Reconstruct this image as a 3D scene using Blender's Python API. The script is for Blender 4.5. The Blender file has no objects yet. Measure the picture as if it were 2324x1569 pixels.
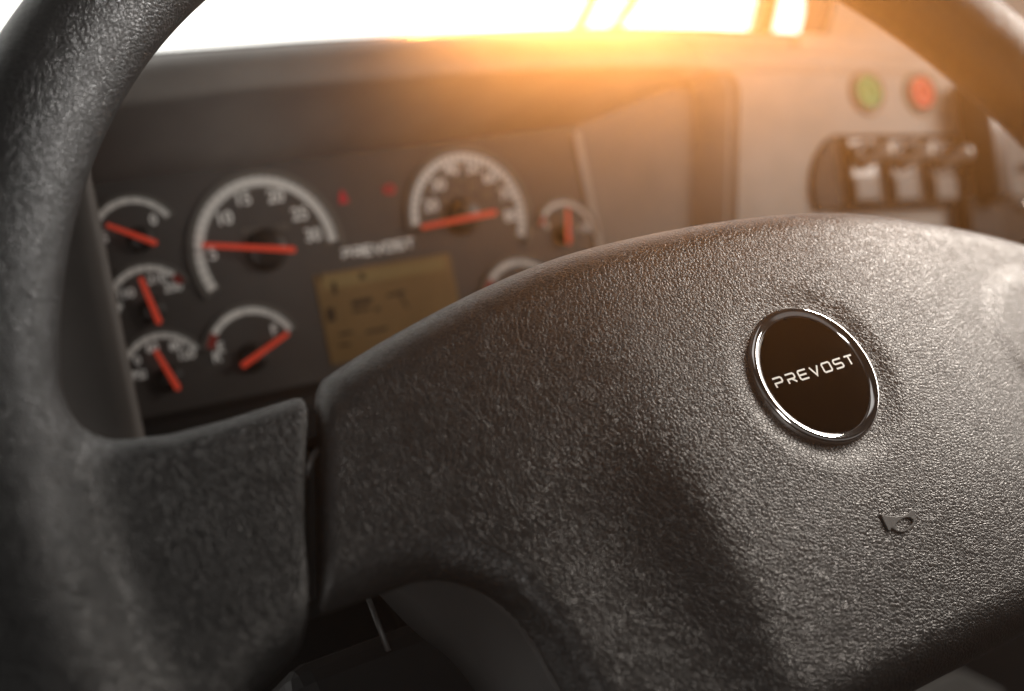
import bpy, math, random
import numpy as np
from mathutils import Matrix, Vector

sc = bpy.context.scene
COL = sc.collection
# ------------------------------------------------------------------ frames
# rotation of the instrument face and of the steering wheel relative to the camera axes
RC = np.array([[0.8598384, -0.2001083, 0.4697175], [0.1790459, 0.9797486, 0.0896395], [-0.4781427, 0.0070254, 0.8782541]])
RW = np.array([[0.8165872, -0.4173777, 0.3987245], [0.2100148, 0.8582517, 0.4682924], [-0.5376609, -0.2986636, 0.7884928]])
CC = np.array([-112.4, 43.9, -640.0])          # mm, origin of the instrument face
CW = np.array([93.26, -8.2, -430.0])           # mm, centre of the wheel badge
t15 = math.radians(15)
Zw = math.cos(t15) * RC[:, 1] + math.sin(t15) * RC[:, 2]
Xw = RC[:, 0]
Yw = np.cross(Zw, Xw)
B = np.stack([Xw, Yw, Zw])                     # camera axes -> world axes
CAM = np.array([0.0, 0.0, 1.45])

def frame(R, c):
    M = np.eye(4); M[:3, :3] = B @ R; M[:3, 3] = B @ (c / 1000.0) + CAM
    return Matrix(M.tolist())
MC, MW = frame(RC, CC), frame(RW, CW)

def on(R, c, px, py, z=0.0):
    d = R.T @ np.array([(px - 1162) / 3200.0, -(py - 784.5) / 3200.0, -1.0]); o = -R.T @ c
    q = o + d * ((z - o[2]) / d[2])
    return float(q[0]), float(q[1])
def C_(px, py, z=0.0): return on(RC, CC, px, py, z)
def W_(px, py, z=0.0): return on(RW, CW, px, py, z)

# ------------------------------------------------------------------ camera
cd = bpy.data.cameras.new("camera"); cam = bpy.data.objects.new("camera", cd); COL.objects.link(cam)
M = np.eye(4); M[:3, :3] = B; M[:3, 3] = CAM
cam.matrix_world = Matrix(M.tolist())
cd.sensor_width = 36; cd.lens = 3200 / 2324 * 36
cd.clip_start = 0.02; cd.clip_end = 200
cd.dof.use_dof = True; cd.dof.focus_distance = 0.428; cd.dof.aperture_fstop = 6.0; cd.dof.aperture_blades = 0
sc.camera = cam

# ------------------------------------------------------------------ light outside the windows, with added fill patches behind and overhead
w = bpy.data.worlds.new("World"); sc.world = w; w.use_nodes = True
nt = w.node_tree; nt.nodes.clear()
def N(nt, t, **k):
    n = nt.nodes.new(t)
    for a, b in k.items(): setattr(n, a, b)
    return n
def mth(nt, op, a, b=None, c=None, clamp=False):
    n = N(nt, 'ShaderNodeMath', operation=op, use_clamp=clamp)
    for i, v in enumerate((a, b, c)):
        if v is None: continue
        if isinstance(v, (int, float)): n.inputs[i].default_value = v
        else: nt.links.new(v, n.inputs[i])
    return n.outputs[0]
tc = N(nt, 'ShaderNodeTexCoord'); sp = N(nt, 'ShaderNodeSeparateXYZ'); nt.links.new(tc.outputs['Generated'], sp.inputs[0])
X, Y, Z = sp.outputs
def band(v, lo, hi, s):
    a = mth(nt, 'MULTIPLY', mth(nt, 'SUBTRACT', v, lo), 1 / s, clamp=True)
    b = mth(nt, 'MULTIPLY', mth(nt, 'SUBTRACT', hi, v), 1 / s, clamp=True)
    return mth(nt, 'MULTIPLY', a, b)
front = mth(nt, 'MULTIPLY', band(Y, 0.45, 2, 0.1), band(Z, -0.42, 0.62, 0.08))
right = mth(nt, 'MULTIPLY', mth(nt, 'MULTIPLY', band(X, 0.62, 2, 0.1), band(Z, -0.3, 0.46, 0.06)), band(Y, -0.15, 2, .08))
left = mth(nt, 'MULTIPLY', band(X, -2, -0.7, 0.1), band(Z, 0.02, 0.55, 0.08))
W_FRONT, W_RIGHT, W_LEFT, W_DARK, W_BACK, W_TOP = 2.0, 1.1, 0.08, 0.01, 0.12, 0.5
s = mth(nt, 'MAXIMUM', mth(nt, 'MULTIPLY', front, W_FRONT), mth(nt, 'MULTIPLY', right, W_RIGHT))
s = mth(nt, 'MAXIMUM', s, mth(nt, 'MULTIPLY', left, W_LEFT))
back = mth(nt, 'MULTIPLY', band(Y, -2, -0.45, 0.1), band(Z, -0.32, 0.36, 0.08))  # band added behind the camera as fill, for edge highlights
overhead_patch = mth(nt, 'MULTIPLY', band(X, -0.5, 0.35, 0.1), band(Y, -0.3, 0.3, 0.1)); overhead_patch = mth(nt, 'MULTIPLY', overhead_patch, band(Z, 0.5, 2, .1))  # bright patch added overhead so the chrome ring reflects white
s = mth(nt, 'MAXIMUM', s, mth(nt, 'MULTIPLY', back, W_BACK)); s = mth(nt, 'MAXIMUM', s, mth(nt, 'MULTIPLY', overhead_patch, W_TOP))
s = mth(nt, 'MAXIMUM', s, W_DARK)
bg = N(nt, 'ShaderNodeBackground'); bg.inputs[0].default_value = (1.0, 0.965, 0.93, 1)
nt.links.new(s, bg.inputs[1]); wo = N(nt, 'ShaderNodeOutputWorld'); nt.links.new(bg.outputs[0], wo.inputs[0])

def aim(o, frm, to):
    o.location = frm; o.rotation_euler = (Vector(to) - Vector(frm)).to_track_quat('-Z', 'Y').to_euler()
def area(name, frm, to, sx, sy, power, col):
    l = bpy.data.lights.new(name, 'AREA'); l.shape = 'RECTANGLE'; l.size = sx; l.size_y = sy; l.energy = power; l.color = col
    o = bpy.data.objects.new(name, l); COL.objects.link(o); aim(o, frm, to); return o
hubw = Vector(MW.translation)
def camdir(px, py):
    v = B @ np.array([(px - 1162) / 3200.0, -(py - 784.5) / 3200.0, -1.0]); return Vector((v / np.linalg.norm(v)).tolist())
# narrow spot lamp added for the orange flare glow over the dash
sl = bpy.data.lights.new("flare_glow_spot", 'SPOT'); sl.energy = 24000; sl.shadow_soft_size = 0.05; sl.color = (1.0, 0.37, 0.08)
sl.spot_size = math.radians(5.0); sl.spot_blend = 1.0
so = bpy.data.objects.new("flare_glow_spot", sl); COL.objects.link(so)
def cam_point(x, y, d): return Vector((B @ np.array([x, y, -d]) + CAM).tolist())
b0 = np.array([0.156, -0.054, 0.0]); b1 = np.array([0.074, 0.172, 0.75]); b2 = b0 + (b1 - b0) * 3.2 / 0.75
aim(so, cam_point(*b2), cam_point(*b0))
# unseen area lamps added round the hub; none is a real window
area("right_key_light", hubw + Vector((0.70, -0.10, 0.27)), hubw + Vector((0.12, .2, 0)), 0.25, 0.25, 2.25, (1.0, 0.9, 0.8))  # key lamp added on the right, for dash and hub
k = area("hub_fill_light", hubw + Vector((0.36, 0.04, 0.20)), hubw + Vector((0.15, 0.0, -0.03)), 0.12, 0.12, 0.5, (1.0, 0.9, 0.8)); k.data.spread = math.radians(62)  # close lamp added to brighten the right side of the hub
k = area("ridge_fill_light", hubw + Vector((-0.5, -0.76, 0.06)), hubw + Vector((-.1, 0, -.05)), 0.2, 0.3, 0.28, (1.0, 0.95, 0.9)); k.data.spread = math.radians(60)  # lamp added behind left for the highlight on the arch ridge
k = area("rim_streak_light", hubw + Vector((0.31, 0.13, 0.36)), hubw + Vector((-0.24, 0.10, 0.13)), 0.1, 0.1, 0.2, (1.0, 0.96, 0.92)); k.data.spread = math.radians(34)  # lamp added at the right for the streak on the left rim
sc.view_settings.view_transform = 'Standard'; sc.view_settings.look = 'None'
sc.view_settings.exposure = 0; sc.view_settings.gamma = 1; sc.view_settings.use_curve_mapping = False
sc.cycles.volume_bounces = 0; sc.cycles.max_bounces = 6; sc.cycles.use_denoising = True
sc.cycles.sample_clamp_indirect = 4

# ------------------------------------------------------------------ materials
def mat(name, col, rough=0.5, metal=0.0, spec=0.5, bump=None, vary=0.12, emit=None, coat=0.0):
    m = bpy.data.materials.new(name); m.use_nodes = True; t = m.node_tree
    p = t.nodes["Principled BSDF"]
    p.inputs['Roughness'].default_value = rough; p.inputs['Metallic'].default_value = metal
    p.inputs['Specular IOR Level'].default_value = spec; p.inputs['Coat Weight'].default_value = coat
    c = N(t, 'ShaderNodeTexCoord'); n = N(t, 'ShaderNodeTexNoise'); n.inputs['Scale'].default_value = 30; n.inputs['Detail'].default_value = 6
    t.links.new(c.outputs['Object'], n.inputs['Vector'])
    r = N(t, 'ShaderNodeMapRange'); t.links.new(n.outputs['Fac'], r.inputs['Value']); r.inputs['From Min'].default_value = .3; r.inputs['From Max'].default_value = .7
    r.inputs['To Min'].default_value = 1 - vary; r.inputs['To Max'].default_value = 1 + vary
    mx = N(t, 'ShaderNodeVectorMath', operation='SCALE'); mx.inputs[0].default_value = col[:3]; t.links.new(r.outputs[0], mx.inputs['Scale'])
    t.links.new(mx.outputs[0], p.inputs['Base Color'])
    if emit: p.inputs['Emission Color'].default_value = (*emit[0], 1); p.inputs['Emission Strength'].default_value = emit[1]
    if bump:
        n2 = N(t, 'ShaderNodeTexNoise'); n2.inputs['Scale'].default_value = bump[0]; n2.inputs['Detail'].default_value = 4
        t.links.new(c.outputs['Object'], n2.inputs['Vector'])
        b = N(t, 'ShaderNodeBump'); b.inputs['Strength'].default_value = bump[1]; b.inputs['Distance'].default_value = bump[2]
        t.links.new(n2.outputs['Fac'], b.inputs['Height']); t.links.new(b.outputs[0], p.inputs['Normal'])
    return m

def leather(name, col, scale, rough, dist, stretch=(1, 1, 1), rot=0.0, spec=0.5, fine=1.0):
    m = bpy.data.materials.new(name); m.use_nodes = True; t = m.node_tree; L = t.links.new
    p = t.nodes["Principled BSDF"]; p.inputs['Specular IOR Level'].default_value = spec
    c = N(t, 'ShaderNodeTexCoord'); mp = N(t, 'ShaderNodeMapping'); mp.inputs['Scale'].default_value = stretch; mp.inputs['Rotation'].default_value = (0, 0, rot)
    L(c.outputs['Object'], mp.inputs['Vector'])
    wn = N(t, 'ShaderNodeTexNoise'); wn.inputs['Scale'].default_value = scale * .55; wn.inputs['Detail'].default_value = 3; L(mp.outputs[0], wn.inputs['Vector'])
    s1 = N(t, 'ShaderNodeVectorMath', operation='SUBTRACT'); L(wn.outputs['Color'], s1.inputs[0]); s1.inputs[1].default_value = (.5, .5, .5)
    s2 = N(t, 'ShaderNodeVectorMath', operation='SCALE'); L(s1.outputs[0], s2.inputs[0]); s2.inputs['Scale'].default_value = 1.5 / scale
    s3 = N(t, 'ShaderNodeVectorMath', operation='ADD'); L(s2.outputs[0], s3.inputs[0]); L(mp.outputs[0], s3.inputs[1])
    v = N(t, 'ShaderNodeTexVoronoi', feature='DISTANCE_TO_EDGE'); v.inputs['Scale'].default_value = scale; L(s3.outputs[0], v.inputs['Vector'])
    v2 = N(t, 'ShaderNodeTexVoronoi', feature='F1'); v2.inputs['Scale'].default_value = scale * 1.7; L(s3.outputs[0], v2.inputs['Vector'])
    n = N(t, 'ShaderNodeTexNoise'); n.inputs['Scale'].default_value = scale * 1.6; n.inputs['Detail'].default_value = 5; L(mp.outputs[0], n.inputs['Vector'])
    a = mth(t, 'POWER', mth(t, 'MULTIPLY', v.outputs['Distance'], 4.0, clamp=True), 0.7)
    b = mth(t, 'SUBTRACT', 1.0, mth(t, 'MULTIPLY', v2.outputs['Distance'], v2.outputs['Distance']))
    # crease depth varies over the skin
    ln = N(t, 'ShaderNodeTexNoise'); ln.inputs['Scale'].default_value = scale * .22; L(mp.outputs[0], ln.inputs['Vector'])
    h = mth(t, 'MULTIPLY', a, mth(t, 'ADD', ln.outputs['Fac'], .35))
    h = mth(t, 'ADD', h, mth(t, 'MULTIPLY', b, 0.30 * fine))
    h = mth(t, 'ADD', h, mth(t, 'MULTIPLY', n.outputs['Fac'], 0.14 * fine))
    bm = N(t, 'ShaderNodeBump'); bm.inputs['Strength'].default_value = 1.0; bm.inputs['Distance'].default_value = dist
    L(h, bm.inputs['Height']); L(bm.outputs[0], p.inputs['Normal'])
    big = N(t, 'ShaderNodeTexNoise'); big.inputs['Scale'].default_value = 14; big.inputs['Detail'].default_value = 5; L(c.outputs['Object'], big.inputs['Vector'])
    rr = mth(t, 'ADD', mth(t, 'MULTIPLY', big.outputs['Fac'], .2), rough - .1); L(rr, p.inputs['Roughness'])
    sc2 = N(t, 'ShaderNodeVectorMath', operation='SCALE'); sc2.inputs[0].default_value = col
    L(mth(t, 'ADD', mth(t, 'MULTIPLY', big.outputs['Fac'], .5), .75), sc2.inputs['Scale']); L(sc2.outputs[0], p.inputs['Base Color'])
    return m

M_HUB = leather("grained_black_vinyl", (0.017, 0.0155, 0.0148), 760, 0.39, 0.000125, (1.0, 1.25, 1.0), 0.45, spec=.43)
M_RIM = leather("grained_black_leather", (0.011, 0.011, 0.011), 800, 0.40, 0.00016, spec=.33)
M_COVER = mat("satin_black_trim", (0.036, 0.034, 0.033), .5, bump=(2500, .5, .00005))
M_DARK = mat("dark_core_plastic", (0.006, 0.0055, 0.0055), .6)
M_CHROME = mat("polished_chrome", (0.85, 0.85, 0.85), .06, 1.0, vary=.02)
M_BADGE = mat("gloss_black_badge", (0.004, 0.003, 0.003), .08, spec=.35, vary=.05)
M_SILVER = mat("silver_lettering", (0.75, 0.72, 0.66), .3, vary=.03, emit=((.9, .86, .78), .25))  # emission added to brighten the letters, which are not lit from within
M_HORN = mat("smooth_black_relief", (0.05, 0.048, 0.046), .5)
M_DASH = mat("dash_grey_vinyl", (0.31, 0.285, 0.265), .55, bump=(900, .5, .0001))
M_LEDGE = mat("windscreen_ledge_grey", (0.2, 0.185, 0.17), .5)
M_DASH_R = mat("side_panel_lit_vinyl", (0.44, 0.41, 0.38), .6, bump=(900, .5, .0001))  # dash vinyl made paler here in place of more light on it
M_FACE = mat("matt_black_instrument_face", (0.09, 0.084, 0.082), .5, spec=.4)
M_RING = mat("dial_bezel_smoke", (0.16, 0.155, 0.145), .45)
M_SCALE = mat("dial_scale_white", (0.8, 0.78, 0.74), .6, vary=.1, emit=((1, .95, .88), .07))  # slight glow added to brighten the scale bands
M_TICK = mat("dial_tick_dark", (0.12, 0.115, 0.11), .6)
M_NUM = mat("dial_numeral_white", (0.8, 0.78, 0.74), .6, emit=((1, .95, .88), .14))  # slight glow added to lift the weakly lit print
M_DIM = mat("dial_numeral_grey", (0.2, 0.18, 0.16), .6)
M_NEEDLE = mat("needle_red", (0.8, 0.055, 0.03), .45, vary=.04, emit=((1, .10, .045), .2))
M_REDZ = mat("dial_red_zone", (0.45, 0.04, 0.03), .5)
M_CAP = mat("needle_hub_black", (0.02, 0.02, 0.02), .35)
M_LCD = mat("amber_lcd", (0.21, 0.135, 0.068), .3, emit=((.55, .30, .07), .03), vary=.25)
M_LCDT = mat("lcd_dark_segments", (0.05, 0.03, 0.015), .4)
M_LCDM = mat("lcd_amber_light_band", (0.25, 0.19, 0.095), .3, emit=((.6, .36, .1), .05))
M_WARN = mat("warning_lamp_red", (0.5, 0.02, 0.04), .4, emit=((1, .03, .08), .08))
M_GREEN = mat("green_button_plastic", (0.09, 0.40, 0.10), .4, vary=.05)
M_RED = mat("red_button_plastic", (0.85, 0.07, 0.035), .4, vary=.05)
M_BZ = mat("button_bezel_grey", (0.25, 0.22, 0.2), .3)
M_SW = mat("switch_black_plastic", (0.05, 0.045, 0.04), .2, coat=.5)
M_KNOB = mat("switch_lever_highlight", (0.75, 0.7, 0.65), .28, .5)  # pale colour stands in for the highlights on the lever tips
M_SWC = mat("switch_lower_grey", (0.13, 0.12, 0.11), .35)
M_FILL = mat("binnacle_filler_grey", (0.2, 0.18, 0.165), .55, bump=(900, .5, .0001))
M_POST = mat("windscreen_post_black", (0.05, 0.045, 0.04), .5)
M_TRIM = mat("beige_pillar_trim", (0.5, 0.45, 0.4), .6)
M_FLOOR = mat("dark_rubber_floor", (0.02, 0.02, 0.02), .7, bump=(120, .5, .001))
M_KICK = mat("grey_metal_panel", (0.13, 0.13, 0.125), .45)

# ------------------------------------------------------------------ builders (local units: mm)
def tag(o, label=None, cat=None, group=None, kind=None):
    if label: o["label"] = label
    if cat: o["category"] = cat
    if group: o["group"] = group
    if kind: o["kind"] = kind
    return o
def empty(name, mtx, label, cat, group=None):
    o = bpy.data.objects.new(name, None); COL.objects.link(o); o.matrix_world = mtx; o.empty_display_size = .01
    return tag(o, label, cat, group)
def mesh(name, vs, fs, m, parent=None, smooth=True, normals=None, mtx=None):
    me = bpy.data.meshes.new(name)
    vs = np.asarray(vs, float) / 1000.0
    me.from_pydata(vs.tolist(), [], [tuple(int(i) for i in f) for f in fs]); me.update()
    if smooth: me.polygons.foreach_set('use_smooth', [True] * len(me.polygons))
    if normals is not None: me.normals_split_custom_set_from_vertices([tuple(n) for n in normals])
    me.materials.append(m)
    o = bpy.data.objects.new(name, me); COL.objects.link(o)
    if parent: o.parent = parent
    if mtx is not None: o.matrix_world = mtx
    return o
def bev(o, wd, seg=2):
    b = o.modifiers.new("bevel", 'BEVEL'); b.width = wd / 1000; b.segments = seg; b.limit_method = 'ANGLE'; b.angle_limit = math.radians(35)
    return o
class MB:
    def __init__(s): s.v = []; s.f = []
    def add(s, v, f):
        n = len(s.v); s.v += [tuple(p) for p in v]; s.f += [tuple(i + n for i in q) for q in f]; return s
    def box(s, x0, x1, y0, y1, z0, z1):
        return s.add([(x0, y0, z0), (x1, y0, z0), (x1, y1, z0), (x0, y1, z0), (x0, y0, z1), (x1, y0, z1), (x1, y1, z1), (x0, y1, z1)],
                     [(0, 3, 2, 1), (4, 5, 6, 7), (0, 1, 5, 4), (1, 2, 6, 5), (2, 3, 7, 6), (3, 0, 4, 7)])
    def prism(s, pts, z0, z1):
        n = len(pts); a = sum(pts[i][0] * pts[(i + 1) % n][1] - pts[(i + 1) % n][0] * pts[i][1] for i in range(n))
        if a < 0: pts = pts[::-1]
        return s.add([(x, y, z0) for x, y in pts] + [(x, y, z1) for x, y in pts],
                     [tuple(range(n))[::-1], tuple(range(n, 2 * n))] + [(i, (i + 1) % n, n + (i + 1) % n, n + i) for i in range(n)])
    def lathe(s, prof, cx=0, cy=0, seg=48, close=True):
        n = len(prof); v = []
        for k in range(seg):
            a = 2 * math.pi * k / seg
            v += [(cx + r * math.cos(a), cy + r * math.sin(a), z) for r, z in prof]
        f = [(k * n + i, ((k + 1) % seg) * n + i, ((k + 1) % seg) * n + i + 1, k * n + i + 1) for k in range(seg) for i in range(n - 1)]
        return s.add(v, f)
    def arc(s, cx, cy, r0, r1, a0, a1, z0, z1, seg=40):
        v = []
        for k in range(seg + 1):
            a = a0 + (a1 - a0) * k / seg; c, q = math.cos(a), math.sin(a)
            v += [(cx + r0 * c, cy + r0 * q, z0), (cx + r0 * c, cy + r0 * q, z1), (cx + r1 * c, cy + r1 * q, z1), (cx + r1 * c, cy + r1 * q, z0)]
        f = []
        for k in range(seg):
            b = 4 * k
            for i in range(4): f.append((b + i, b + (i + 1) % 4, b + 4 + (i + 1) % 4, b + 4 + i))
        f += [(0, 3, 2, 1), (4 * seg, 4 * seg + 1, 4 * seg + 2, 4 * seg + 3)]
        return s.add(v, f)
    def stroke(s, p, q, wd, z0, z1):
        p = np.array(p, float); q = np.array(q, float); d = (q - p) / np.linalg.norm(q - p); n = np.array([-d[1], d[0]]) * wd / 2
        return s.prism([tuple(p + n), tuple(p - n), tuple(q - n), tuple(q + n)], z0, z1)
    def tube(s, pts, r, seg=12):
        pts = [np.array(p, float) for p in pts]; v = []
        for i, p in enumerate(pts):
            d = pts[min(i + 1, len(pts) - 1)] - pts[max(i - 1, 0)]; d /= np.linalg.norm(d)
            u = np.cross(d, [0, 0, 1.0] if abs(d[2]) < .9 else [1.0, 0, 0]); u /= np.linalg.norm(u); w_ = np.cross(d, u)
            v += [tuple(p + r * (math.cos(2 * math.pi * k / seg) * u + math.sin(2 * math.pi * k / seg) * w_)) for k in range(seg)]
        f = [(i * seg + k, i * seg + (k + 1) % seg, (i + 1) * seg + (k + 1) % seg, (i + 1) * seg + k) for i in range(len(pts) - 1) for k in range(seg)]
        f += [tuple(range(seg))[::-1], tuple(range((len(pts) - 1) * seg, len(pts) * seg))]
        return s.add(v, f)
    def out(s, name, m, parent=None, smooth=False, mtx=None): return mesh(name, s.v, s.f, m, parent, smooth, mtx=mtx)

def smooth01(x): x = np.clip(x, 0, 1); return x * x * (3 - 2 * x)
def smin(a, b, k):
    h = np.clip(.5 + .5 * (b - a) / k, 0, 1); return b * (1 - h) + a * h - k * h * (1 - h)
def seg_dist(Xg, Yg, pts, closed=False):
    d = np.full(Xg.shape, 1e9)
    P = list(pts); n = len(P)
    for i in range(n if closed else n - 1):
        a = P[i]; b = P[(i + 1) % n]; ex, ey = b[0] - a[0], b[1] - a[1]
        t = np.clip(((Xg - a[0]) * ex + (Yg - a[1]) * ey) / (ex * ex + ey * ey + 1e-12), 0, 1)
        d = np.minimum(d, np.hypot(Xg - a[0] - t * ex, Yg - a[1] - t * ey))
    return d
def inside(Xg, Yg, P):
    r = np.zeros(Xg.shape, bool); n = len(P)
    for i in range(n):
        a = P[i]; b = P[(i + 1) % n]
        if a[1] == b[1]: continue
        c = ((a[1] > Yg) != (b[1] > Yg)) & (Xg < (b[0] - a[0]) * (Yg - a[1]) / (b[1] - a[1]) + a[0]); r ^= c
    return r
def poly_sdf(Xg, Yg, P): return np.where(inside(Xg, Yg, P), -1, 1) * seg_dist(Xg, Yg, P, True)
def spline(P, n=8):
    P = [np.array(p, float) for p in P]; o = []
    for i in range(len(P) - 1):
        p0 = P[max(i - 1, 0)]; p1 = P[i]; p2 = P[i + 1]; p3 = P[min(i + 2, len(P) - 1)]
        for k in range(n):
            t = k / n; o.append(tuple(.5 * ((2 * p1) + (-p0 + p2) * t + (2 * p0 - 5 * p1 + 4 * p2 - p3) * t * t + (-p0 + 3 * p1 - 3 * p2 + p3) * t ** 3)))
    o.append(tuple(P[-1])); return o

def surface_nets(F, org, h):
    """closed surface F=0 of a sampled distance field -> vertices, quads, normals"""
    S = F < 0; nx, ny, nz = F.shape
    cell = np.zeros((nx - 1, ny - 1, nz - 1), np.int8)
    for i in (0, 1):
        for j in (0, 1):
            for k in (0, 1): cell += S[i:nx - 1 + i, j:ny - 1 + j, k:nz - 1 + k]
    act = (cell > 0) & (cell < 8); idx = -np.ones(cell.shape, np.int64); I = np.argwhere(act); idx[act] = np.arange(len(I))
    acc = np.zeros((len(I), 3)); cnt = np.zeros(len(I))
    cor = [(i, j, k) for i in (0, 1) for j in (0, 1) for k in (0, 1)]
    for a in cor:
        for b in cor:
            if sum(b[q] - a[q] for q in range(3)) != 1 or any(b[q] < a[q] for q in range(3)): continue
            fa = F[I[:, 0] + a[0], I[:, 1] + a[1], I[:, 2] + a[2]]; fb = F[I[:, 0] + b[0], I[:, 1] + b[1], I[:, 2] + b[2]]
            m_ = (fa < 0) != (fb < 0); t = np.where(m_, fa / np.where(m_, fa - fb, 1), 0)
            p = np.array(a)[None] + t[:, None] * (np.array(b) - np.array(a))[None]
            acc += p * m_[:, None]; cnt += m_
    V = I + acc / cnt[:, None]
    G = np.stack(np.gradient(F), -1)
    def samp(A, P):
        P = np.clip(P, 0, np.array(F.shape) - 1.001); i = P.astype(int); f = P - i; r = 0
        for c in cor:
            wgt = np.prod(np.where(np.array(c)[None] == 1, f, 1 - f), 1); q = A[i[:, 0] + c[0], i[:, 1] + c[1], i[:, 2] + c[2]]
            r = r + (q * wgt[:, None] if A.ndim == 4 else q * wgt)
        return r
    for _ in range(3):
        g = samp(G, V); V = V - (samp(F, V) / np.maximum((g ** 2).sum(1), .05))[:, None] * g * .8
    nrm = samp(G, V); nrm /= np.linalg.norm(nrm, axis=1)[:, None] + 1e-9
    Q = []
    for ax in range(3):
        sl0 = [slice(None)] * 3; sl1 = [slice(None)] * 3; sl0[ax] = slice(0, -1); sl1[ax] = slice(1, None)
        a, b = S[tuple(sl0)], S[tuple(sl1)]; u, v = (ax + 1) % 3, (ax + 2) % 3
        E = np.argwhere(a != b); ok = (E[:, u] > 0) & (E[:, v] > 0) & (E[:, u] < F.shape[u] - 1) & (E[:, v] < F.shape[v] - 1); E = E[ok]
        s0 = a[E[:, 0], E[:, 1], E[:, 2]]
        def at(du, dv):
            e = E.copy(); e[:, u] += du; e[:, v] += dv; return idx[e[:, 0], e[:, 1], e[:, 2]]
        q = np.stack([at(-1, -1), at(0, -1), at(0, 0), at(-1, 0)], 1); q[~s0] = q[~s0][:, ::-1]; Q.append(q)
    Q = np.concatenate(Q); Q = Q[(Q >= 0).all(1)]
    return V * h + np.array(org), Q, nrm
def submesh(V, Q, Nn, keep):
    q = Q[keep]; u, inv = np.unique(q, return_inverse=True); return V[u], inv.reshape(q.shape), Nn[u]

# ------------------------------------------------------------------ steering wheel
wheel = empty("steering_wheel", MW, "black leather grained steering wheel with round chrome ringed badge in the foreground", "steering wheel")
def extrude_sdf(d2, Z_, top, r, bottom):
    a = d2 + r; b = Z_ - top + r
    out = np.minimum(np.maximum(a, b), 0) + np.hypot(np.maximum(a, 0), np.maximum(b, 0)) - r
    return np.maximum(out, bottom - Z_)

def rmax(a, b, r): return np.minimum(np.maximum(a, b), -r) + np.hypot(np.maximum(a + r, 0), np.maximum(b + r, 0))
def side_of(Xg, Yg, L):
    """signed distance to a polyline extended at both ends, positive on its left"""
    L = [np.array(p, float) for p in L]; L = [L[0] + (L[0] - L[1]) * 40] + L[1:-1] + [L[-1] + (L[-1] - L[-2]) * 40]
    d = seg_dist(Xg, Yg, L); best = np.full(Xg.shape, 1e9); sg = np.ones(Xg.shape)
    for a, b_ in zip(L[:-1], L[1:]):
        e = b_ - a; t = np.clip(((Xg - a[0]) * e[0] + (Yg - a[1]) * e[1]) / (e @ e), 0, 1); dx, dy = Xg - a[0] - t * e[0], Yg - a[1] - t * e[1]
        q = np.hypot(dx, dy); m_ = q < best; best = np.where(m_, q, best); sg = np.where(m_, np.sign(e[0] * dy - e[1] * dx), sg)
    return d * sg
# rim with the spoke covers growing out of it
OX, OY, RR, RZ, TR = -8.0, 0.7, 230.5, -17.9, 18.4
h = 1.6
gx = np.arange(-262, 247, h); gy = np.arange(-254, 255, h); gz = np.arange(-62, 6, h)
X2, Y2 = np.meshgrid(gx, gy, indexing='ij')
SP = [(-232, 62), (-212, 47), (-203, 43.2), (-190, 41.2), (-175, 41.2), (-152.5, 42.4), (-120, 45.4), (-130, -12),
      (-172, -20), (-181.5, -23), (-192, -27.5), (-201, -33.5), (-208, -42), (-213, -54), (-226, -70), (-240, -40)]
SGAP = [(-151, 44), (-153.8, 36), (-158.4, 26), (-166.5, 5.6), (-176, -18)]
Fr = None
ring2 = np.hypot(X2 - OX, Y2 - OY) - RR
Ft = np.hypot(ring2[:, :, None], (gz - RZ)[None, None, :]) - TR
SPK = np.full(Ft.shape, 1e9)
for sg in (-1, 1):
    P = SP if sg < 0 else [(-x, y - 9) for x, y in SP]
    Gp = SGAP if sg < 0 else [(-x, y) for x, y in SGAP]
    d2 = poly_sdf(X2, Y2, P)
    gd = side_of(X2, Y2, Gp) * (1 if sg < 0 else -1)
    oth = seg_dist(X2, Y2, P[:7]); bot = seg_dist(X2, Y2, P[7:])
    wo_, wb = 1 / (oth + .5) ** 3, 1 / (bot + .5) ** 3
    r = (wo_ * 11 + wb * 12) / (wo_ + wb)
    top = -12 - 3.5 * np.exp(-((Y2 - 8) / 20) ** 2)
    S_ = extrude_sdf(d2[:, :, None], gz[None, None, :], top[:, :, None], r[:, :, None], -50)
    S_ = rmax(S_, np.broadcast_to(gd[:, :, None], S_.shape), 2.0)
    SPK = np.minimum(SPK, S_)
F = smin(Ft, SPK, 13.0)
V, Q, Nn = surface_nets(F, (gx[0], gy[0], gz[0]), h)
cen = V[Q].mean(1); ci = np.clip(((cen - [gx[0], gy[0], gz[0]]) / h).round().astype(int), 0, np.array(F.shape) - 1)
rad = np.hypot(cen[:, 0] - OX, cen[:, 1] - OY)
is_sp = (rad < 213) & (np.abs(cen[:, 1]) < 75)
v, q, n = submesh(V, Q, Nn, ~is_sp); mesh("rim", v, q, M_RIM, wheel, normals=n)
for sg in (-1, 1):
    k = is_sp & ((cen[:, 0] < OX) if sg < 0 else (cen[:, 0] > OX))
    v, q, n = submesh(V, Q, Nn, k); mesh("spoke", v, q, M_RIM, wheel, normals=n)
del F, Ft, SPK, V, Q, Nn

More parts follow.
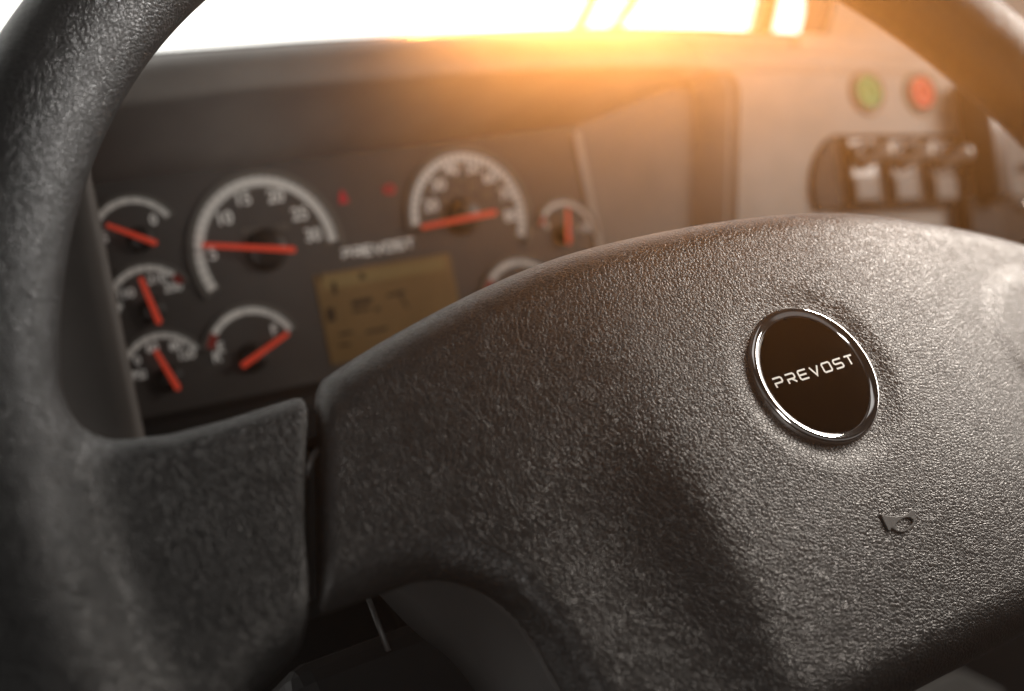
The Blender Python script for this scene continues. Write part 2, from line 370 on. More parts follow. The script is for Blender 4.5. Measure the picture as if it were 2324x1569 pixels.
# hub pad
h = 1.1
gx = np.arange(-186, 187, h); gy = np.arange(-104, 76, h); gz = np.arange(-58, 6, h)
X2, Y2 = np.meshgrid(gx, gy, indexing='ij')
topc = spline([(-190, 27), (-165, 37), (-147.5, 44.5), (-141, 47.5), (-119, 53.4), (-86, 59.6), (-51, 63.2), (-8, 63.2), (35, 59.8), (70, 54.3), (103, 47), (125, 41), (145, 34), (170, 24), (195, 12)])
leftc = [(-146, 46), (-148.4, 40), (-152.9, 29), (-163.2, 4), (-171.4, -16)]
rightc = [(-x, y) for x, y in leftc]
botc = spline([(-195, -16.5), (-172.5, -16), (-157, -15.3), (-146, -15.2), (-136, -16.5), (-128, -21), (-120.5, -29.5), (-116.5, -41), (-115, -57), (-113, -72), (-104, -86), (-90, -93.5), (-60, -95), (0, -95)], 6)
outline_w = topc + [(-x, y) for x, y in botc] + botc[::-1][1:]
d2 = poly_sdf(X2, Y2, outline_w)
rg = []
for L, rr in ((topc, 15.0), (botc[:24], 12.0), (botc[24:36], 9.0), (botc[36:66], 5.5), (botc[66:], 15.0),
              ([(-x, y) for x, y in botc[:66]], 9.0), ([(-x, y) for x, y in botc[66:]], 15.0)):
    rg.append((1 / (seg_dist(X2, Y2, L) + .6) ** 3, rr))
r = sum(a * b for a, b in rg) / sum(a for a, b in rg)
# raised face: flat centre, shoulders falling to each side, dish round the badge
xa = np.abs(X2)
ed = np.hypot(X2, Y2)
top = -0.5 - 13 * smooth01((xa - 52) / 120) - 3 * smooth01((X2 - 20) / 80) - 2.2 * smooth01((Y2 - 20) / 60) - 2.5 * smooth01((-Y2 - 40) / 60)
top = top - 2.0 * (1 - smooth01((ed - 23.2) / 10.0)) * (0.8 - 0.35 * np.clip(Y2 / (ed + 1), 0, 1))
top = top - 3.0 * np.exp(-(((X2 + 88) / 22) ** 2 + ((Y2 + 30) / 40) ** 2)) + 1.5 * smooth01((31 - np.hypot((X2 - 119) * .9, Y2 + 10)) / 10)
top = top - 2.4 * smooth01((-58 - X2) / 22) * smooth01((2 - Y2) / 30)
F = extrude_sdf(d2[:, :, None], gz[None, None, :], top[:, :, None], r[:, :, None], -24)
gl_ = np.maximum(-side_of(X2, Y2, leftc), side_of(X2, Y2, rightc))
F = rmax(F, np.broadcast_to(gl_[:, :, None], F.shape), 3.0)
V, Q, Nn = surface_nets(F, (gx[0], gy[0], gz[0]), h)
# lower border of the pad is a hard edge, keep its own normals there
hub = mesh("hub_pad", V, Q, M_HUB, wheel, normals=Nn)
del F

# rear cover under the pad: follows the arch, slightly inset, with a groove
def inset_poly(P, d):
    P = [np.array(p) for p in P]; n = len(P); o = []
    ar = sum(P[i][0] * P[(i + 1) % n][1] - P[(i + 1) % n][0] * P[i][1] for i in range(n)); s = 1 if ar > 0 else -1
    for i in range(n):
        t = P[(i + 1) % n] - P[i - 1]; t = t / (np.linalg.norm(t) + 1e-9); o.append(tuple(P[i] + s * d * np.array([-t[1], t[0]])))
    return o
def loft(rings, name, m, parent, caps=True, smooth=True):
    n = len(rings[0]); v = [p for r_ in rings for p in r_]
    f = [(a * n + i, a * n + (i + 1) % n, (a + 1) * n + (i + 1) % n, (a + 1) * n + i) for a in range(len(rings) - 1) for i in range(n)]
    if caps: f += [tuple(range(n))[::-1], tuple(range((len(rings) - 1) * n, len(rings) * n))]
    return mesh(name, v, f, m, parent, smooth)
bc_ = [(-139, -2), (-137.5, -10), (-133.5, -16)] + [p for p in botc if p[0] > -129]
cov = [(-132, 30)] + bc_ + [(-x, y) for x, y in bc_[:-1]][::-1] + [(132, 30)]
rings = []
for z, d in ((-80, 7), (-60, 4.4), (-32, 3.0), (-28.2, 2.6), (-27.6, 3.6)):
    rings.append([(x, y + 19 * float(smooth01((-117 - x) / 17)) * (-27 - z) / 53, z) for x, y in inset_poly(cov, d)])
loft(rings, "rear_cover", M_COVER, wheel)
b = MB(); b.prism(inset_poly(cov, 7), -30, -23); b.out("groove_seal", M_DARK, wheel)
# dark core visible in the gap between spoke and pad, with its clip
for sg in (-1, 1):
    f = (lambda x: x) if sg < 0 else (lambda x: -x)
    yt = 33 if sg < 0 else 16
    b = MB(); b.prism([(f(-150), yt), (f(-120), yt), (f(-150), -10), (f(-200), -10), (f(-185), yt - 8)], -48, -26)
    b.box(min(f(-158), f(-149)), max(f(-158), f(-149)), yt - 3, yt + 4, -27, -20)
    b.out("spoke_core", M_DARK, wheel)
    b = MB(); b.tube([(f(-160), 20, -20), (f(-157), 24, -18), (f(-153), 26, -19)], 1.2, 8); b.out("clip", M_COVER, wheel, True)
# column boss under the wheel
b = MB(); b.lathe([(0, -60), (46, -60), (46, -75), (38, -95), (38, -130), (0, -130)], -8, -8, 48); b.out("boss", M_DARK, wheel, True)

# badge
BZ = -1.5
badge = MB().lathe([(0, .55), (8, .53), (15, .44), (19.9, .27), (20.2, .25), (20.3, 0), (20.5, -2), (0, -2)], seg=128).out("badge", M_BADGE, wheel, True)
MB().lathe([(19.7, -1.2), (19.7, .3), (20.6, .85), (21.6, 1.3), (22.2, 1.36), (22.6, 1.2), (23.1, .6), (23.45, -.4), (23.6, -1.4), (23.6, -2.2), (23.3, -3), (22.6, -5), (20.9, -5), (20.2, -1.2)], seg=160).out("chrome_ring", M_CHROME, badge, True)

def glyphs(word, height, wd, gap, sw, z0, z1, cx, cy, zf=None):
    """wide squared lettering drawn as strokes"""
    G = {
        'P': [[(0, 1), (.86, 1), (1, .86), (1, .56), (.86, .44), (0, .44)], [(.07, .44), (.07, 0)]],
        'R': [[(0, 1), (.86, 1), (1, .86), (1, .56), (.86, .44), (0, .44)], [(.07, .44), (.07, 0)], [(.55, .44), (1, 0)]],
        'E': [[(1, 1), (.12, 1), (0, .86), (0, .14), (.12, 0), (1, 0)], [(0, .5), (.92, .5)]],
        'V': [[(0, 1), (.5, 0), (1, 1)]],
        'O': [[(.12, 1), (.88, 1), (1, .86), (1, .14), (.88, 0), (.12, 0), (0, .14), (0, .86), (.12, 1)]],
        'S': [[(1, 1), (.12, 1), (0, .88), (0, .62), (.12, .5), (.88, .5), (1, .38), (1, .12), (.88, 0), (0, 0)]],
        'T': [[(0, 1), (1, 1)], [(.5, 1), (.5, 0)]],
    }
    b = MB(); n = len(word); tot = n * wd + (n - 1) * gap; x = cx - tot / 2; zz = 0
    for ch in word:
        for pl in G[ch]:
            P = [(x + p[0] * wd, cy - height / 2 + p[1] * height) for p in pl]
            # one mitred ribbon per stroke
            for sgn in (0,):
                Lf, Rt = [], []; closed = P[0] == P[-1]
                for i, p in enumerate(P):
                    a = np.array(P[i - 1] if i else (P[-2] if closed else P[0])); c = np.array(p); e = np.array(P[i + 1] if i < len(P) - 1 else (P[1] if closed else P[-1]))
                    d1 = c - a; d3 = e - c
                    d1 = d1 / np.linalg.norm(d1) if np.linalg.norm(d1) > 1e-6 else d3 / np.linalg.norm(d3)
                    d3 = d3 / np.linalg.norm(d3) if np.linalg.norm(d3) > 1e-6 else d1
                    n1 = np.array([-d1[1], d1[0]]); n3 = np.array([-d3[1], d3[0]]); m_ = n1 + n3; m_ /= np.linalg.norm(m_)
                    k = sw / 2 / max(.4, float(m_ @ n1)); Lf.append(c + m_ * k); Rt.append(c - m_ * k)
                zz += .004
                zt = lambda p: (zf(p[0], p[1]) if zf else 0) + z1 + zz % .012
                zb = lambda p: (zf(p[0], p[1]) if zf else 0) + z0
                vv = []; ff = []
                for l, r_ in zip(Lf, Rt): vv += [(*l, zt(l)), (*r_, zt(r_)), (*r_, zb(r_)), (*l, zb(l))]
                for i in range(len(Lf) - 1):
                    for j in range(4): ff.append((4 * i + j, 4 * i + 4 + j, 4 * i + 4 + (j + 1) % 4, 4 * i + (j + 1) % 4))
                ff += [(0, 1, 2, 3), tuple(4 * (len(Lf) - 1) + j for j in (3, 2, 1, 0))]
                b.add(vv, ff)
        x += wd + gap
    return b
dome = lambda x, y: float(np.interp(math.hypot(x, y), [0, 8, 15, 20.2], [.55, .53, .44, .25])) + .03
glyphs("PREVOST", 3.0, 3.35, 1.8, .58, -.1, .07, .2, 1.0, dome).out("badge_lettering", M_SILVER, badge)
badge.location = (0, 0, BZ / 1000)

# raised horn symbol
def hub_z(x, y):
    i = int(round((x - gx[0]) / h)); j = int(round((y - gy[0]) / h)); return float(top[i, j])
hornc = [W_(*p) for p in [(2000, 1166), (2003, 1162), (2022, 1172), (2040, 1174), (2062, 1168), (2076, 1156), (2084, 1157), (2086, 1170)]]
s8 = 300 / 1883 / 1.76238
hp = lambda x, y: W_(3450 / 1.76238 + x * s8, 1950 / 1.76238 + y * s8, 0.6)
outer = [hp(*p) for p in [(490, 650), (530, 632), (640, 680), (780, 700), (900, 705), (1040, 685), (1180, 625), (1270, 545), (1320, 535), (1370, 560), (1385, 620), (1380, 680), (1392, 740), (1390, 820), (1340, 930), (1240, 1020), (1120, 1085), (1010, 1092), (900, 1062), (850, 1030), (800, 990), (775, 1000), (760, 1045), (730, 1062), (690, 1040)]]
inner = [hp(*p) for p in [(960, 820), (1060, 755), (1160, 725), (1250, 730), (1310, 770), (1320, 840), (1270, 920), (1180, 1000), (1080, 1040), (980, 1035), (900, 990), (875, 940), (900, 885)]]
import bmesh
def plate_with_hole(name, outer, inner, zfun, t0, t1, m, parent):
    bm = bmesh.new(); loops = []
    for L in (outer, inner):
        vs = [bm.verts.new((x, y, 0)) for x, y in L]; loops += [bm.edges.new((vs[i], vs[(i + 1) % len(vs)])) for i in range(len(vs))]
    g = bmesh.ops.triangle_fill(bm, use_beauty=True, use_dissolve=False, edges=loops)
    fs = [f for f in bm.faces]
    ex = bmesh.ops.extrude_face_region(bm, geom=fs); up = {v for v in ex['geom'] if isinstance(v, bmesh.types.BMVert)}
    for v in bm.verts: v.co.z = zfun(v.co.x, v.co.y) + (t1 if v in up else t0)
    bmesh.ops.recalc_face_normals(bm, faces=bm.faces)
    bmesh.ops.scale(bm, vec=(.001, .001, .001), verts=bm.verts)
    me = bpy.data.meshes.new(name); bm.to_mesh(me); bm.free(); me.materials.append(m)
    o = bpy.data.objects.new(name, me); COL.objects.link(o); o.parent = parent; return o
zc = hub_z(0, -50)
bev(plate_with_hole("horn_symbol", outer, inner, hub_z, -.8, .45, M_HORN, wheel), .18, 2)

# ------------------------------------------------------------------ dashboard body
dash = empty("dashboard", MC, "grey vinyl dashboard with hooded binnacle below the windscreen", "dashboard")

lip_tab = [(100, 268, 50), (300, 243, 50), (560, 207, 50), (1000, 175, 50), (1200, 164, 45), (1400, 158, 32), (1520, 158, 20), (1600, 163, 12)]
lip = np.array([(*C_(px, py, z), z) for px, py, z in lip_tab])
cr = np.array([C_(px, py, -15) for px, py in [(100, 148), (340, 121), (700, 94), (1000, 77), (1200, 68), (1400, 64), (1600, 67), (1850, 80), (2040, 95), (2400, 130)]])
def crest(x): return float(np.interp(x, cr[:, 0], cr[:, 1]))
def drop(x): return crest(x) - 93
XE = float(lip[-1, 0])
def sweep(xs, prof, name, m, parent):
    v = []; n = None
    for x in xs:
        p = prof(x); n = len(p); v += [(x + (q[2] if len(q) > 2 else 0), q[1], q[0]) for q in p]
    f = [(i * n + k, (i + 1) * n + k, (i + 1) * n + k + 1, i * n + k + 1) for i in range(len(xs) - 1) for k in range(n - 1)]
    return mesh(name, v, f, m, parent)
def nose(x, L, yl):
    """from the lip up and back to the seam under the windscreen ledge"""
    c = crest(x) - 5.5; H = c - yl; D = L + 6
    return [(L - .8, yl + .3), (L + .6, yl + 1.8), (L + .9, yl + 4)] + [(-6 + D * math.cos(a) ** 1.3 + .9 * (1 - a / 1.57), yl + 4 + (H - 4) * math.sin(a)) for a in [math.radians(d) for d in (12, 24, 36, 48, 58, 68, 77, 85)]] + [(-6, c), (-8, c - .6), (-9, c - 3)]
def hood(x):
    L = float(np.interp(x, lip[:, 0], lip[:, 2])); yl = float(np.interp(x, lip[:, 0], lip[:, 1]))
    k = min(max((x - 178) / (XE - 178), 0), 1); yr = 38 + (yl - 38 - .5) * k; zr = -1 + 12 * k
    return [(zr - 6, yr - .5), (zr, yr), ((zr + L) / 2, (yr + yl) / 2), (L - 3, yl - .6)] + nose(x, L, yl)
sweep(list(np.linspace(-240, XE, 90)), hood, "hood", M_DASH, dash)
# right-hand panel, starts at the slanted, round-cornered right edge of the binnacle
YL = float(lip[-1, 1])
ety = [-170, -23, 10, 40, 46, 50, 53, 55.5, YL]; etx = [214, 258.5, 268, 276.6, 277.6, 277, 275, 272, XE]
def xe(y): return float(np.interp(y, ety, etx))
v = []; rows = [(12, y) for y in (-170, -90, -23, 10, 40, 46, 50, 53, 55.5)]
cols = list(np.concatenate([np.linspace(0, .12, 7), np.linspace(.16, 1, 22)])); npf = 0
for c in cols:
    x = XE + c * (640 - XE); yl = YL + (crest(x) - crest(XE)) * .9
    col_ = [(xe(y) + c * (640 - xe(y)), y + (yl - YL) * max(0, min(1, (y + 60) / 110)), z) for z, y in rows] + [(x, y, z) for z, y in nose(x, 12, yl)]
    npf = len(col_); v += col_
f = [(i * npf + k, (i + 1) * npf + k, (i + 1) * npf + k + 1, i * npf + k + 1) for i in range(len(cols) - 1) for k in range(npf - 1)]
mesh("side_panel", v, f, M_DASH_R, dash)
vv = []; ys_ = [-170, -90, -23, 10, 40, 46, 50, 53, 55.5, YL - .3]
for y in ys_:
    x = xe(y); vv += [(x, y, 12), (x - .3, y, 6), (x - 4.6, y, 5.6), (x - 5.0, y, 10.8), (x - 6.5, y, 10.4), (x - 17, y, -1.8), (x - 19, y, -3.2)]
b = MB(); b.add(vv, [(7 * i + k, 7 * i + k + 1, 7 * i + 8 + k, 7 * i + 7 + k) for i in range(len(ys_) - 1) for k in range(6)])
b.out("binnacle_bevel", M_DASH_R, dash, True)
vv = []
for y in ys_: vv += [(xe(y) - 18.9, y, -3.2), (172, y, -3)]
b = MB(); b.add(vv, [(2 * i, 2 * i + 1, 2 * i + 3, 2 * i + 2) for i in range(len(ys_) - 1)]); b.out("binnacle_filler", M_FILL, dash)
MB().box(174.5, 178.5, -80, 35, -6, 1.2).out("divider_strip", M_DASH_R, dash)
def ledge(x):
    c = crest(x)
    return [(-9, c - 12), (-9.5, c - 4.6), (-10, c - 4), (-11, c - .8), (-14, c), (-40, c + 1), (-90, c - 2), (-100, c - 30)]
sweep(list(np.arange(-240, 640, 8.0)), ledge, "windscreen_ledge", M_LEDGE, dash)
# left cheek of the binnacle: rounded lip and outer skin running down
v = []; ys = list(np.arange(-190, 66, 8.0))
prof = [(-72, -4), (-76, 20), (-80.5, 44), (-81.5, 48), (-83.5, 50), (-86.5, 50.5), (-92, 49), (-102, 43), (-118, 36), (-140, 30), (-220, 18)]
for y in ys: v += [(x, y, z) for x, z in prof]
n = len(prof); f = [(i * n + k, i * n + k + 1, (i + 1) * n + k + 1, (i + 1) * n + k) for i in range(len(ys) - 1) for k in range(n - 1)]
mesh("side_cheek", v, f, M_FILL, dash)
# lower dashboard skin under the instruments down to the footwell
v = []; lp = [(0, -64), (4, -67), (10, -70), (6, -82), (-30, -120), (-110, -170), (-170, -330), (-180, -700)]
for x in np.arange(-220, 640, 20.0): v += [(x, y, z) for z, y in lp]
n = len(lp); f = [(i * n + k, (i + 1) * n + k, (i + 1) * n + k + 1, i * n + k + 1) for i in range(42) for k in range(n - 1)]
mesh("lower_panel", v, f, M_DARK, dash)
# ------------------------------------------------------------------ instrument cluster
cl = empty("instrument_cluster", MC, "dark instrument cluster with round gauges, red needles and an amber display behind the wheel", "instrument cluster")
b = MB(); b.box(-95, 178, -72, 42, -8, 0); b.out("face_plate", M_FACE, cl)
ang = lambda c, p: math.atan2(p[1] - c[1], p[0] - c[0])
def text_mesh(items, name, m, parent, z=0.35):
    dg = None; v = []; f = []
    for (s_, x, y, size) in items:
        cu = bpy.data.curves.new("t", 'FONT'); cu.body = s_; cu.align_x = 'CENTER'; cu.align_y = 'CENTER'; cu.size = size; cu.extrude = .05; cu.offset = size * .014
        o = bpy.data.objects.new("t", cu); me = bpy.data.meshes.new_from_object(o)
        n = len(v); v += [(a.co.x + x, a.co.y + y, a.co.z + z) for a in me.vertices]; f += [tuple(i + n for i in p.vertices) for p in me.polygons]
        bpy.data.objects.remove(o); bpy.data.curves.remove(cu); bpy.data.meshes.remove(me)
    return mesh(name, v, f, m, parent, False)
def gauge(name, c, R, p0, p1, needle, nums, ts, ticks, red=None, extra=None, hub=None):
    c = C_(*c) if isinstance(c, tuple) and c[0] > 179 else c
    a0 = ang(c, C_(*p0)); a1 = ang(c, C_(*p1))
    if a0 < 0: a0 += 2 * math.pi
    while a1 > a0: a1 -= 2 * math.pi
    b = MB(); b.arc(*c, R * .925, R, a0 + .04, a1 - .04, 0, 1.6, 56)
    b.arc(*c, R * 0.77, R * .925, a0 + .04, a1 - .04, 0, .25, 56)
    g = b.out(name, M_RING, cl)
    b = MB(); lo, hi = a0, a1
    if red: 
        r0, r1 = a0 + (a1 - a0) * red[0], a0 + (a1 - a0) * red[1]
        MB().arc(*c, R * .77, R * .92, r0, r1, .25, .6, 10).out("red_zone", M_REDZ, g)
        if red[0] < .1: lo = r1
        else: hi = r0
    b.arc(*c, R * .80, R * .92, lo, hi, .25, .7, 56).out("scale_band", M_SCALE, g)
    b = MB()
    for k in range(ticks + 1):
        a = a0 + (a1 - a0) * k / ticks
        b.stroke((c[0] + R * .79 * math.cos(a), c[1] + R * .79 * math.sin(a)), (c[0] + R * .93 * math.cos(a), c[1] + R * .93 * math.sin(a)), R * .012, .7, .85)
    b.out("tick_marks", M_TICK, g)
    if nums: text_mesh([(s_, *C_(px, py), ts) for s_, px, py in nums], "numerals", M_NUM, g)
    if extra: text_mesh([(s_, *C_(px, py), sz) for s_, px, py, sz in extra], "caption", M_DIM, g)
    n0 = np.array(C_(*needle[0], 4.5)); n1 = np.array(C_(*needle[1], 4.5)); d = (n1 - n0) / np.linalg.norm(n1 - n0); w_ = needle[2]; nn = np.array([-d[1], d[0]])
    b = MB(); b.prism([tuple(n0 + nn * w_ * .40), tuple(n0 - nn * w_ * .40), tuple(n1 - nn * w_ * .55), tuple(n1 + d * w_ * .4), tuple(n1 + nn * w_ * .55)], 3.6, 4.6)
    ne = bev(b.out("needle", M_NEEDLE, g), .3)
    hc = hub if hub else tuple(n0 * .28 + n1 * .72)
    MB().lathe([(R * .27, 0), (R * .25, 2.6), (R * .2, 3.3), (0, 3.4)], *hc, seg=32).out("needle_cap", M_CAP, g, True)
    return g
gauge("tachometer", (1.5, -1.1), 37.1, (483, 659), (757, 548), ((460, 556), (668, 567), 2.5),
      [("5", 483, 577), ("10", 508, 497), ("15", 550, 453), ("20", 625, 447), ("25", 680, 487), ("30", 710, 535)], 8.2, 30, extra=[("RPM x 100", 603, 522, 5.0)])
gauge("speedometer", (106.2, 0.2), 34.3, (940, 512), (1188, 540), ((957, 516), (1125, 482), 2.5),
      [("20", 978, 468), ("30", 994, 421), ("40", 1024, 386), ("50", 1072, 382), ("60", 1112, 404), ("70", 1148, 442), ("80", 1160, 491)], 8.0, 32,
      extra=[("MPH", 1055, 406, 4.6), ("60", 1036, 434, 4.5), ("80", 1071, 426, 4.5), ("100", 1102, 445, 4.5), ("40", 1016, 462, 4.5), ("20", 1012, 484, 4.5)], hub=(103, 1))
gauge("small_gauge", (-56.7, 11.1), 21.7, (223, 506), (384, 489), ((242, 510), (354, 552), 2.2), [("0", 348, 500), ("5", 237, 541)], 6.5, 6)
gauge("small_gauge", (-56.0, -19.1), 21.7, (260, 667), (416, 640), ((319, 630), (362, 732), 2.5), [("250", 392, 653), ("150", 284, 668), ("F", 273, 700), ("210", 355, 634)], 5.5, 8, red=(.86, 1))
gauge("small_gauge", (-56.0, -48.8), 21.4, (294, 817), (448, 793), ((353, 795), (405, 882), 2.5), [("120", 422, 806), ("80", 398, 786), ("60", 345, 790), ("0", 312, 820), ("PSI", 315, 853)], 5.5, 8)
gauge("fuel_gauge", (-14.7, -47.5), 24.6, (479, 793), (659, 749), ((655, 756), (552, 830), 2.5), [("F", 622, 750), ("E", 500, 790), ("R", 492, 812)], 6.5, 4, red=(0, .14))
gauge("small_gauge", (159.0, -16.0), 18.2, (1238, 517), (1333, 530), ((1290, 474), (1291, 551), 2.2), [("0", 1240, 513), ("150", 1325, 518)], 4.5, 8, red=(0, .12))
gauge("small_gauge", (126.0, -46.5), 24.0, (1095, 665), (1250, 665), ((1110, 700), (1200, 700), 2.5), [("E", 1120, 680)], 6, 4, red=(0, .14))
x0, y0 = C_(778, 580, .3); x1, y1 = C_(938, 548, .3)
glyphs("PREVOST", 4.0, 4.1, 1.4, 1.0, 0, .5, (x0 + x1) / 2, (y0 + y1) / 2).out("panel_lettering", M_NUM, cl)
# display
disp = MB().box(20.5, 91.5, -58, -15.6, -.5, .5).out("display_screen", M_LCD, cl)
MB().box(24, 88, -23, -17.2, .5, .6).add([], []).out("screen_band", M_LCDM, disp)
b = MB()
def lc(px, py): return C_(px, py, .6)
for (p, q, wd) in [((757, 640), (760, 668), 2.2), ((748, 700), (753, 730), 4.2), ((798, 690), (845, 680), 2.6), ((878, 672), (918, 662), 1.6), ((815, 628), (828, 626), 3.0), ((712 + 10, 632), (730, 630), 3), ((800, 707), (840, 700), 1.6), ((850, 703), (862, 701), 2), ((905, 665), (925, 700), 1.2), ((770, 760), (800, 754), 1.4), ((830, 755), (880, 745), 1.6), ((770, 785), (795, 781), 1.3)]:
    b.stroke(lc(*p), lc(*q), wd, .6, .72)
b.out("screen_marks", M_LCDT, disp)
# warning lamps
x, y = C_(778, 447, .3); b = MB(); b.prism([(x - 2.4, y - 3), (x + 2.4, y - 3), (x + 1.5, y + 1), (x, y + 3.6), (x - 1.5, y + 1)], 0, .5); b.out("warning_lamp", M_WARN, cl)
x, y = C_(886, 430, .3); b = MB(); b.arc(x, y, 1.3, 2.6, 0, 6.283, 0, .5, 20); b.box(x - 3.6, x - 2.9, y - 2, y + 2, 0, .5); b.out("warning_lamp", M_WARN, cl)

# ------------------------------------------------------------------ side panel controls
rz = math.radians(-6)
def at_dash(px, py, z): 
    x, y = C_(px, py, z); return MC @ Matrix.Translation((x / 1000, y / 1000, z / 1000)) @ Matrix.Rotation(rz, 4, 'Z')
plate = empty("switch_plate", at_dash(2020, 300, 8), "flat grey control plate carrying the two round buttons", "control plate")
b = MB(); b.prism([(-62, 56), (80, 56), (80, -80), (-62, -80)], 0, 2.0); bev(b.out("plate", M_DASH_R, plate), 1.0)
def button(px, py, m, label):
    e = empty("push_button", at_dash(px, py, 10), label, "push button")
    MB().lathe([(13.2, -.5), (13.4, 2), (12.6, 3.6), (11.2, 4.2), (10.0, 3.4), (9.6, .5)], seg=48).out("bezel", M_BZ, e, True)
    MB().lathe([(0, 4.4), (2.0, 4.4), (2.3, 4.0), (4.6, 4.1), (5.0, 4.6), (8.0, 4.5), (9.2, 3.9), (9.4, .3), (0, .3)], seg=48).out("cap", m, e, True)
button(1962, 212, M_GREEN, "green round push button on the dash, to the left of the red one")
button(2083, 214, M_RED, "red round push button on the dash, to the right of the green one")
hs = empty("switch_housing", at_dash(2030, 392, 10), "dark open housing around the three rocker switches, with a shadow piece at its left", "switch housing")
b = MB(); b.box(-46, 46, -21, -19, 0, 9); b.box(-46, 46, 19, 21, 0, 6); b.prism([(-46, -21), (-46, 21), (-50, 19), (-55, 15), (-60, 9), (-64, 1), (-66, -8), (-66, -15), (-64, -21)], 0, 5); b.box(46, 48, -21, 21, 0, 6); bev(b.out("frame", M_DARK, hs), 1.5)  # dark prism at the left stands in for the soft shadow there
MB().box(-46, 46, -19, 19, .3, 1.2).out("back_plate", M_DARK, hs)
def sph(r, n=10, m_=16):
    v = [(r * math.sin(math.pi * i / n) * math.cos(2 * math.pi * k / m_), r * math.sin(math.pi * i / n) * math.sin(2 * math.pi * k / m_), r * math.cos(math.pi * i / n)) for i in range(n + 1) for k in range(m_)]
    return v, [(i * m_ + k, (i + 1) * m_ + k, (i + 1) * m_ + (k + 1) % m_, i * m_ + (k + 1) % m_) for i in range(n) for k in range(m_)]
def rocker(px, label):
    e = empty("rocker_switch", at_dash(px, 392, 11.4), label, "rocker switch", "rocker switches in a row under the two buttons")
    b = MB(); b.box(-10.5, 10.5, -19, 18, 0, 7); bev(b.out("body", M_SW, e), 1.6, 3)
    # upper arched hood, lever and lower label field
    v = []; n = 14; vv = []
    b = MB()
    for k in range(n + 1):
        a = math.pi * k / n; vv += [(9 * math.cos(a), 7 + 9 * math.sin(a), 7), (9 * math.cos(a), 7 + 9 * math.sin(a), 11), (6 * math.cos(a), 7 + 6 * math.sin(a), 12), (6 * math.cos(a), 7 + 6 * math.sin(a), 7)]
    b.add(vv, [(4 * i + j, 4 * i + 4 + j, 4 * i + 4 + (j + 1) % 4, 4 * i + (j + 1) % 4) for i in range(n) for j in range(4)]); b.out("arch", M_SW, e, True)
    b = MB(); b.tube([(-2, 3, 7), (1, 5, 13), (5, 7, 17), (6.0, 7.5, 18.5)], 3.4, 14); b.add([(p[0] + 6.4, p[1] + 7.6, p[2] + 19) for p in sph(4.6)[0]], sph(4.6)[1]); b.out("lever", M_KNOB, e, True)
    b = MB(); b.box(-8.5, 8.5, -17, -3.5, 7, 8.2); bev(b.out("label_field", M_SWC, e), .8)
    return e
rocker(1943, "black rocker switch at the left end of the row, below the green button")
rocker(2033, "black rocker switch in the middle of the row of three")
rocker(2122, "black rocker switch at the right end of the row, below the red button")
# objects past the buttons
pil = empty("vent_frame", at_dash(2200, 330, 10), "tall dark frame with pale strip at the right end of the dash", "vent frame")
b = MB(); b.box(-9, 4, -36, 36, 0, 26); bev(b.out("frame", M_SW, pil), 1.5)
b = MB(); b.box(7, 15, -36, 40, 0, 20); bev(b.out("strip", M_KICK, pil), 1.5)
b = MB(); b.box(18, 70, -36, 40, 0, 6); bev(b.out("panel", M_KICK, pil), 1.5)
led = empty("storage_ledge", at_dash(2260, 425, 8), "pale horizontal ledge low on the right side of the dash", "ledge")
b = MB(); b.box(-34, 90, -9, 8, 0, 9); bev(b.out("shelf", M_FILL, led), 3, 4)
b = MB(); b.box(-40, 90, 8, 12, 0, 12); b.out("back_slot", M_DARK, led)
par = empty("lever_control", at_dash(2260, 500, 8), "shiny control lever on a dark block beside the hub", "control lever")
b = MB(); b.box(-38, -12, -30, 14, 0, 16); bev(b.out("block", M_DARK, par), 2)
b = MB(); b.box(-12, 60, -30, 12, 0, 12); bev(b.out("base", M_SW, par), 3)
b = MB(); b.tube([(4, 7, 12), (10, 6.5, 15), (24, 5, 15), (30, 5, 12)], 2.6, 16); b.out("lever", M_CHROME, par, True)

# ------------------------------------------------------------------ windscreen, posts, wipers
def seg_pts(p, q, z): return (*C_(*p, z), z), (*C_(*q, z), z)
def bar(name, p, q, z, wd, dp, m, label, cat, group=None):
    a, c = seg_pts(p, q, z); a = np.array(a); c = np.array(c); d = c - a; L = np.linalg.norm(d); d = d / L
    e = empty(name, MC @ Matrix.Translation(tuple(a / 1000)), label, cat, group)
    c2 = d * (L * 3.0) ; n = np.array([d[1], -d[0], 0]); n /= np.linalg.norm(n)
    v = []
    for s0 in (np.zeros(3) - d * 6, c2):
        for sx, sz in ((-1, -1), (1, -1), (1, 1), (-1, 1)): v.append(tuple(s0 + n * sx * wd / 2 + np.array([0, 0, sz * dp / 2])))
    return e, v, [(0, 3, 2, 1), (4, 5, 6, 7), (0, 1, 5, 4), (1, 2, 6, 5), (2, 3, 7, 6), (3, 0, 4, 7)]
def bar_thing(name, p, q, z, wd, dp, m, label, cat, group=None):
    e, v, f = bar(name, p, q, z, wd, dp, m, label, cat, group)
    mt = e.matrix_world.copy(); bpy.data.objects.remove(e)
    o = mesh(name, v, f, m, mtx=mt); o.data.polygons.foreach_set('use_smooth', [False] * 6); bev(o, 2)
    return tag(o, label, cat, group)
bar_thing("wiper_arm", (1312, 66), (1344, 0), -160, 9.5, 6, M_POST, "leftmost thin dark wiper arm leaning across the bright windscreen", "wiper arm", "wiper arms on the windscreen")
bar_thing("wiper_arm", (1396, 66), (1438, 0), -160, 8.5, 6, M_POST, "second thin dark wiper arm, between the first one and the thick post", "wiper arm", "wiper arms on the windscreen")
bar_thing("windscreen_post", (1724, 80), (1742, 0), -190, 11, 20, M_POST, "thick dark centre post standing in the bright windscreen", "windscreen post")
bar_thing("window_pillar", (1843, 84), (1862, 0), -150, 6, 30, M_POST, "dark upright edge of the pillar right of the thick windscreen post", "pillar")
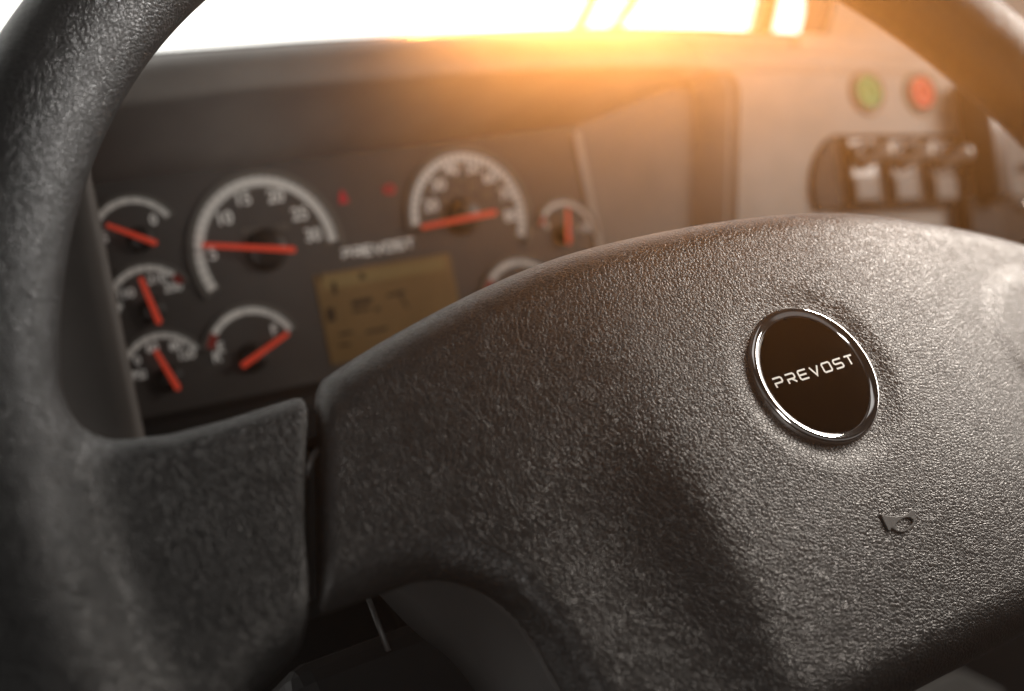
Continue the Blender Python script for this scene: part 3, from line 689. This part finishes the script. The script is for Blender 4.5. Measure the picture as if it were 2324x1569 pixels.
x0, y0 = C_(1848, 90, -160); x1, y1 = C_(1868, -60, -160)
b = MB(); b.prism([(x0, y0 - 6), (x1 + 10, y1 + 60), (x1 + 330, y1 + 60), (x0 + 330, y0 - 70)], -175, -160)
tag(b.out("pillar_trim", M_TRIM, None, mtx=MC), "beige trim panel right of the windscreen, above the dashboard", "trim panel")
g = bpy.data.materials.new("windscreen_glass"); g.use_nodes = True; t = g.node_tree; t.nodes.clear()
tr = N(t, 'ShaderNodeBsdfTransparent'); tr.inputs[0].default_value = (.97, .98, .97, 1); gl = N(t, 'ShaderNodeBsdfGlossy'); gl.inputs['Roughness'].default_value = .02
mx = N(t, 'ShaderNodeMixShader'); mx.inputs[0].default_value = .04; t.links.new(tr.outputs[0], mx.inputs[1]); t.links.new(gl.outputs[0], mx.inputs[2])
ou = N(t, 'ShaderNodeOutputMaterial'); t.links.new(mx.outputs[0], ou.inputs[0])
b = MB(); b.add([(-900, 60, -130), (420, 60, -130), (420, 900, -130), (-900, 900, -130), (-900, 60, -134), (420, 60, -134), (420, 900, -134), (-900, 900, -134)],
                [(0, 1, 2, 3), (7, 6, 5, 4), (0, 4, 5, 1), (1, 5, 6, 2), (2, 6, 7, 3), (3, 7, 4, 0)])
tag(b.out("windscreen", g, None, mtx=MC), "large clear windscreen pane blown out white by daylight", "windscreen")

# ------------------------------------------------------------------ column, footwell, floor
col = empty("steering_column", MW, "dark steering column shroud with ignition barrel under the wheel hub", "steering column")
b = MB(); b.prism([(-78, -60), (62, -60), (62, 40), (-78, 40)], -190, -92); bev(b.out("shroud", M_DARK, col), 14, 4)
bev(MB().box(-150, -80, -52, -8, -150, -112).out("stalk_housing", M_DARK, col), 8, 3)
p0 = W_(833, 1350, -110); p1 = W_(882, 1478, -110)
b = MB(); b.tube([(*p0, -110), (*p1, -110)], 1.0, 8); b.out("shroud_highlight", M_COVER, col, True)  # thin tube stands in for the bright highlight line on the shroud
fl = MB(); fl.box(-1500, 1500, -1500, 1500, -20, 0)
tag(fl.out("floor", M_FLOOR, None, mtx=Matrix.Translation((0, .3, .55))), kind="structure")
a = [C_(*p, -60) for p in [(2183, 1520), (2278, 1569), (2330, 1640), (2000, 1800), (1900, 1640)]]
b = MB(); b.prism(a, -110, -60)
tag(bev(b.out("heater_box", M_KICK, None, mtx=MC), 2), "grey metal box edge low at the bottom right below the wheel", "metal box")

# ------------------------------------------------------------------ added haze for the glow
hz = bpy.data.materials.new("glow_haze"); hz.use_nodes = True; t = hz.node_tree; t.nodes.clear()  # haze added so the orange glow of the spot lamp shows
pv = N(t, 'ShaderNodeVolumePrincipled'); pv.inputs['Color'].default_value = (.98, .96, .93, 1); pv.inputs['Density'].default_value = 0.02; pv.inputs['Anisotropy'].default_value = 0.88
ou = N(t, 'ShaderNodeOutputMaterial'); t.links.new(pv.outputs[0], ou.inputs['Volume'])
b = MB(); b.box(-2200, 2200, -2200, 2500, -470, 3200)
o = b.out("haze", hz, None, mtx=Matrix.Identity(4)); tag(o, kind="stuff")
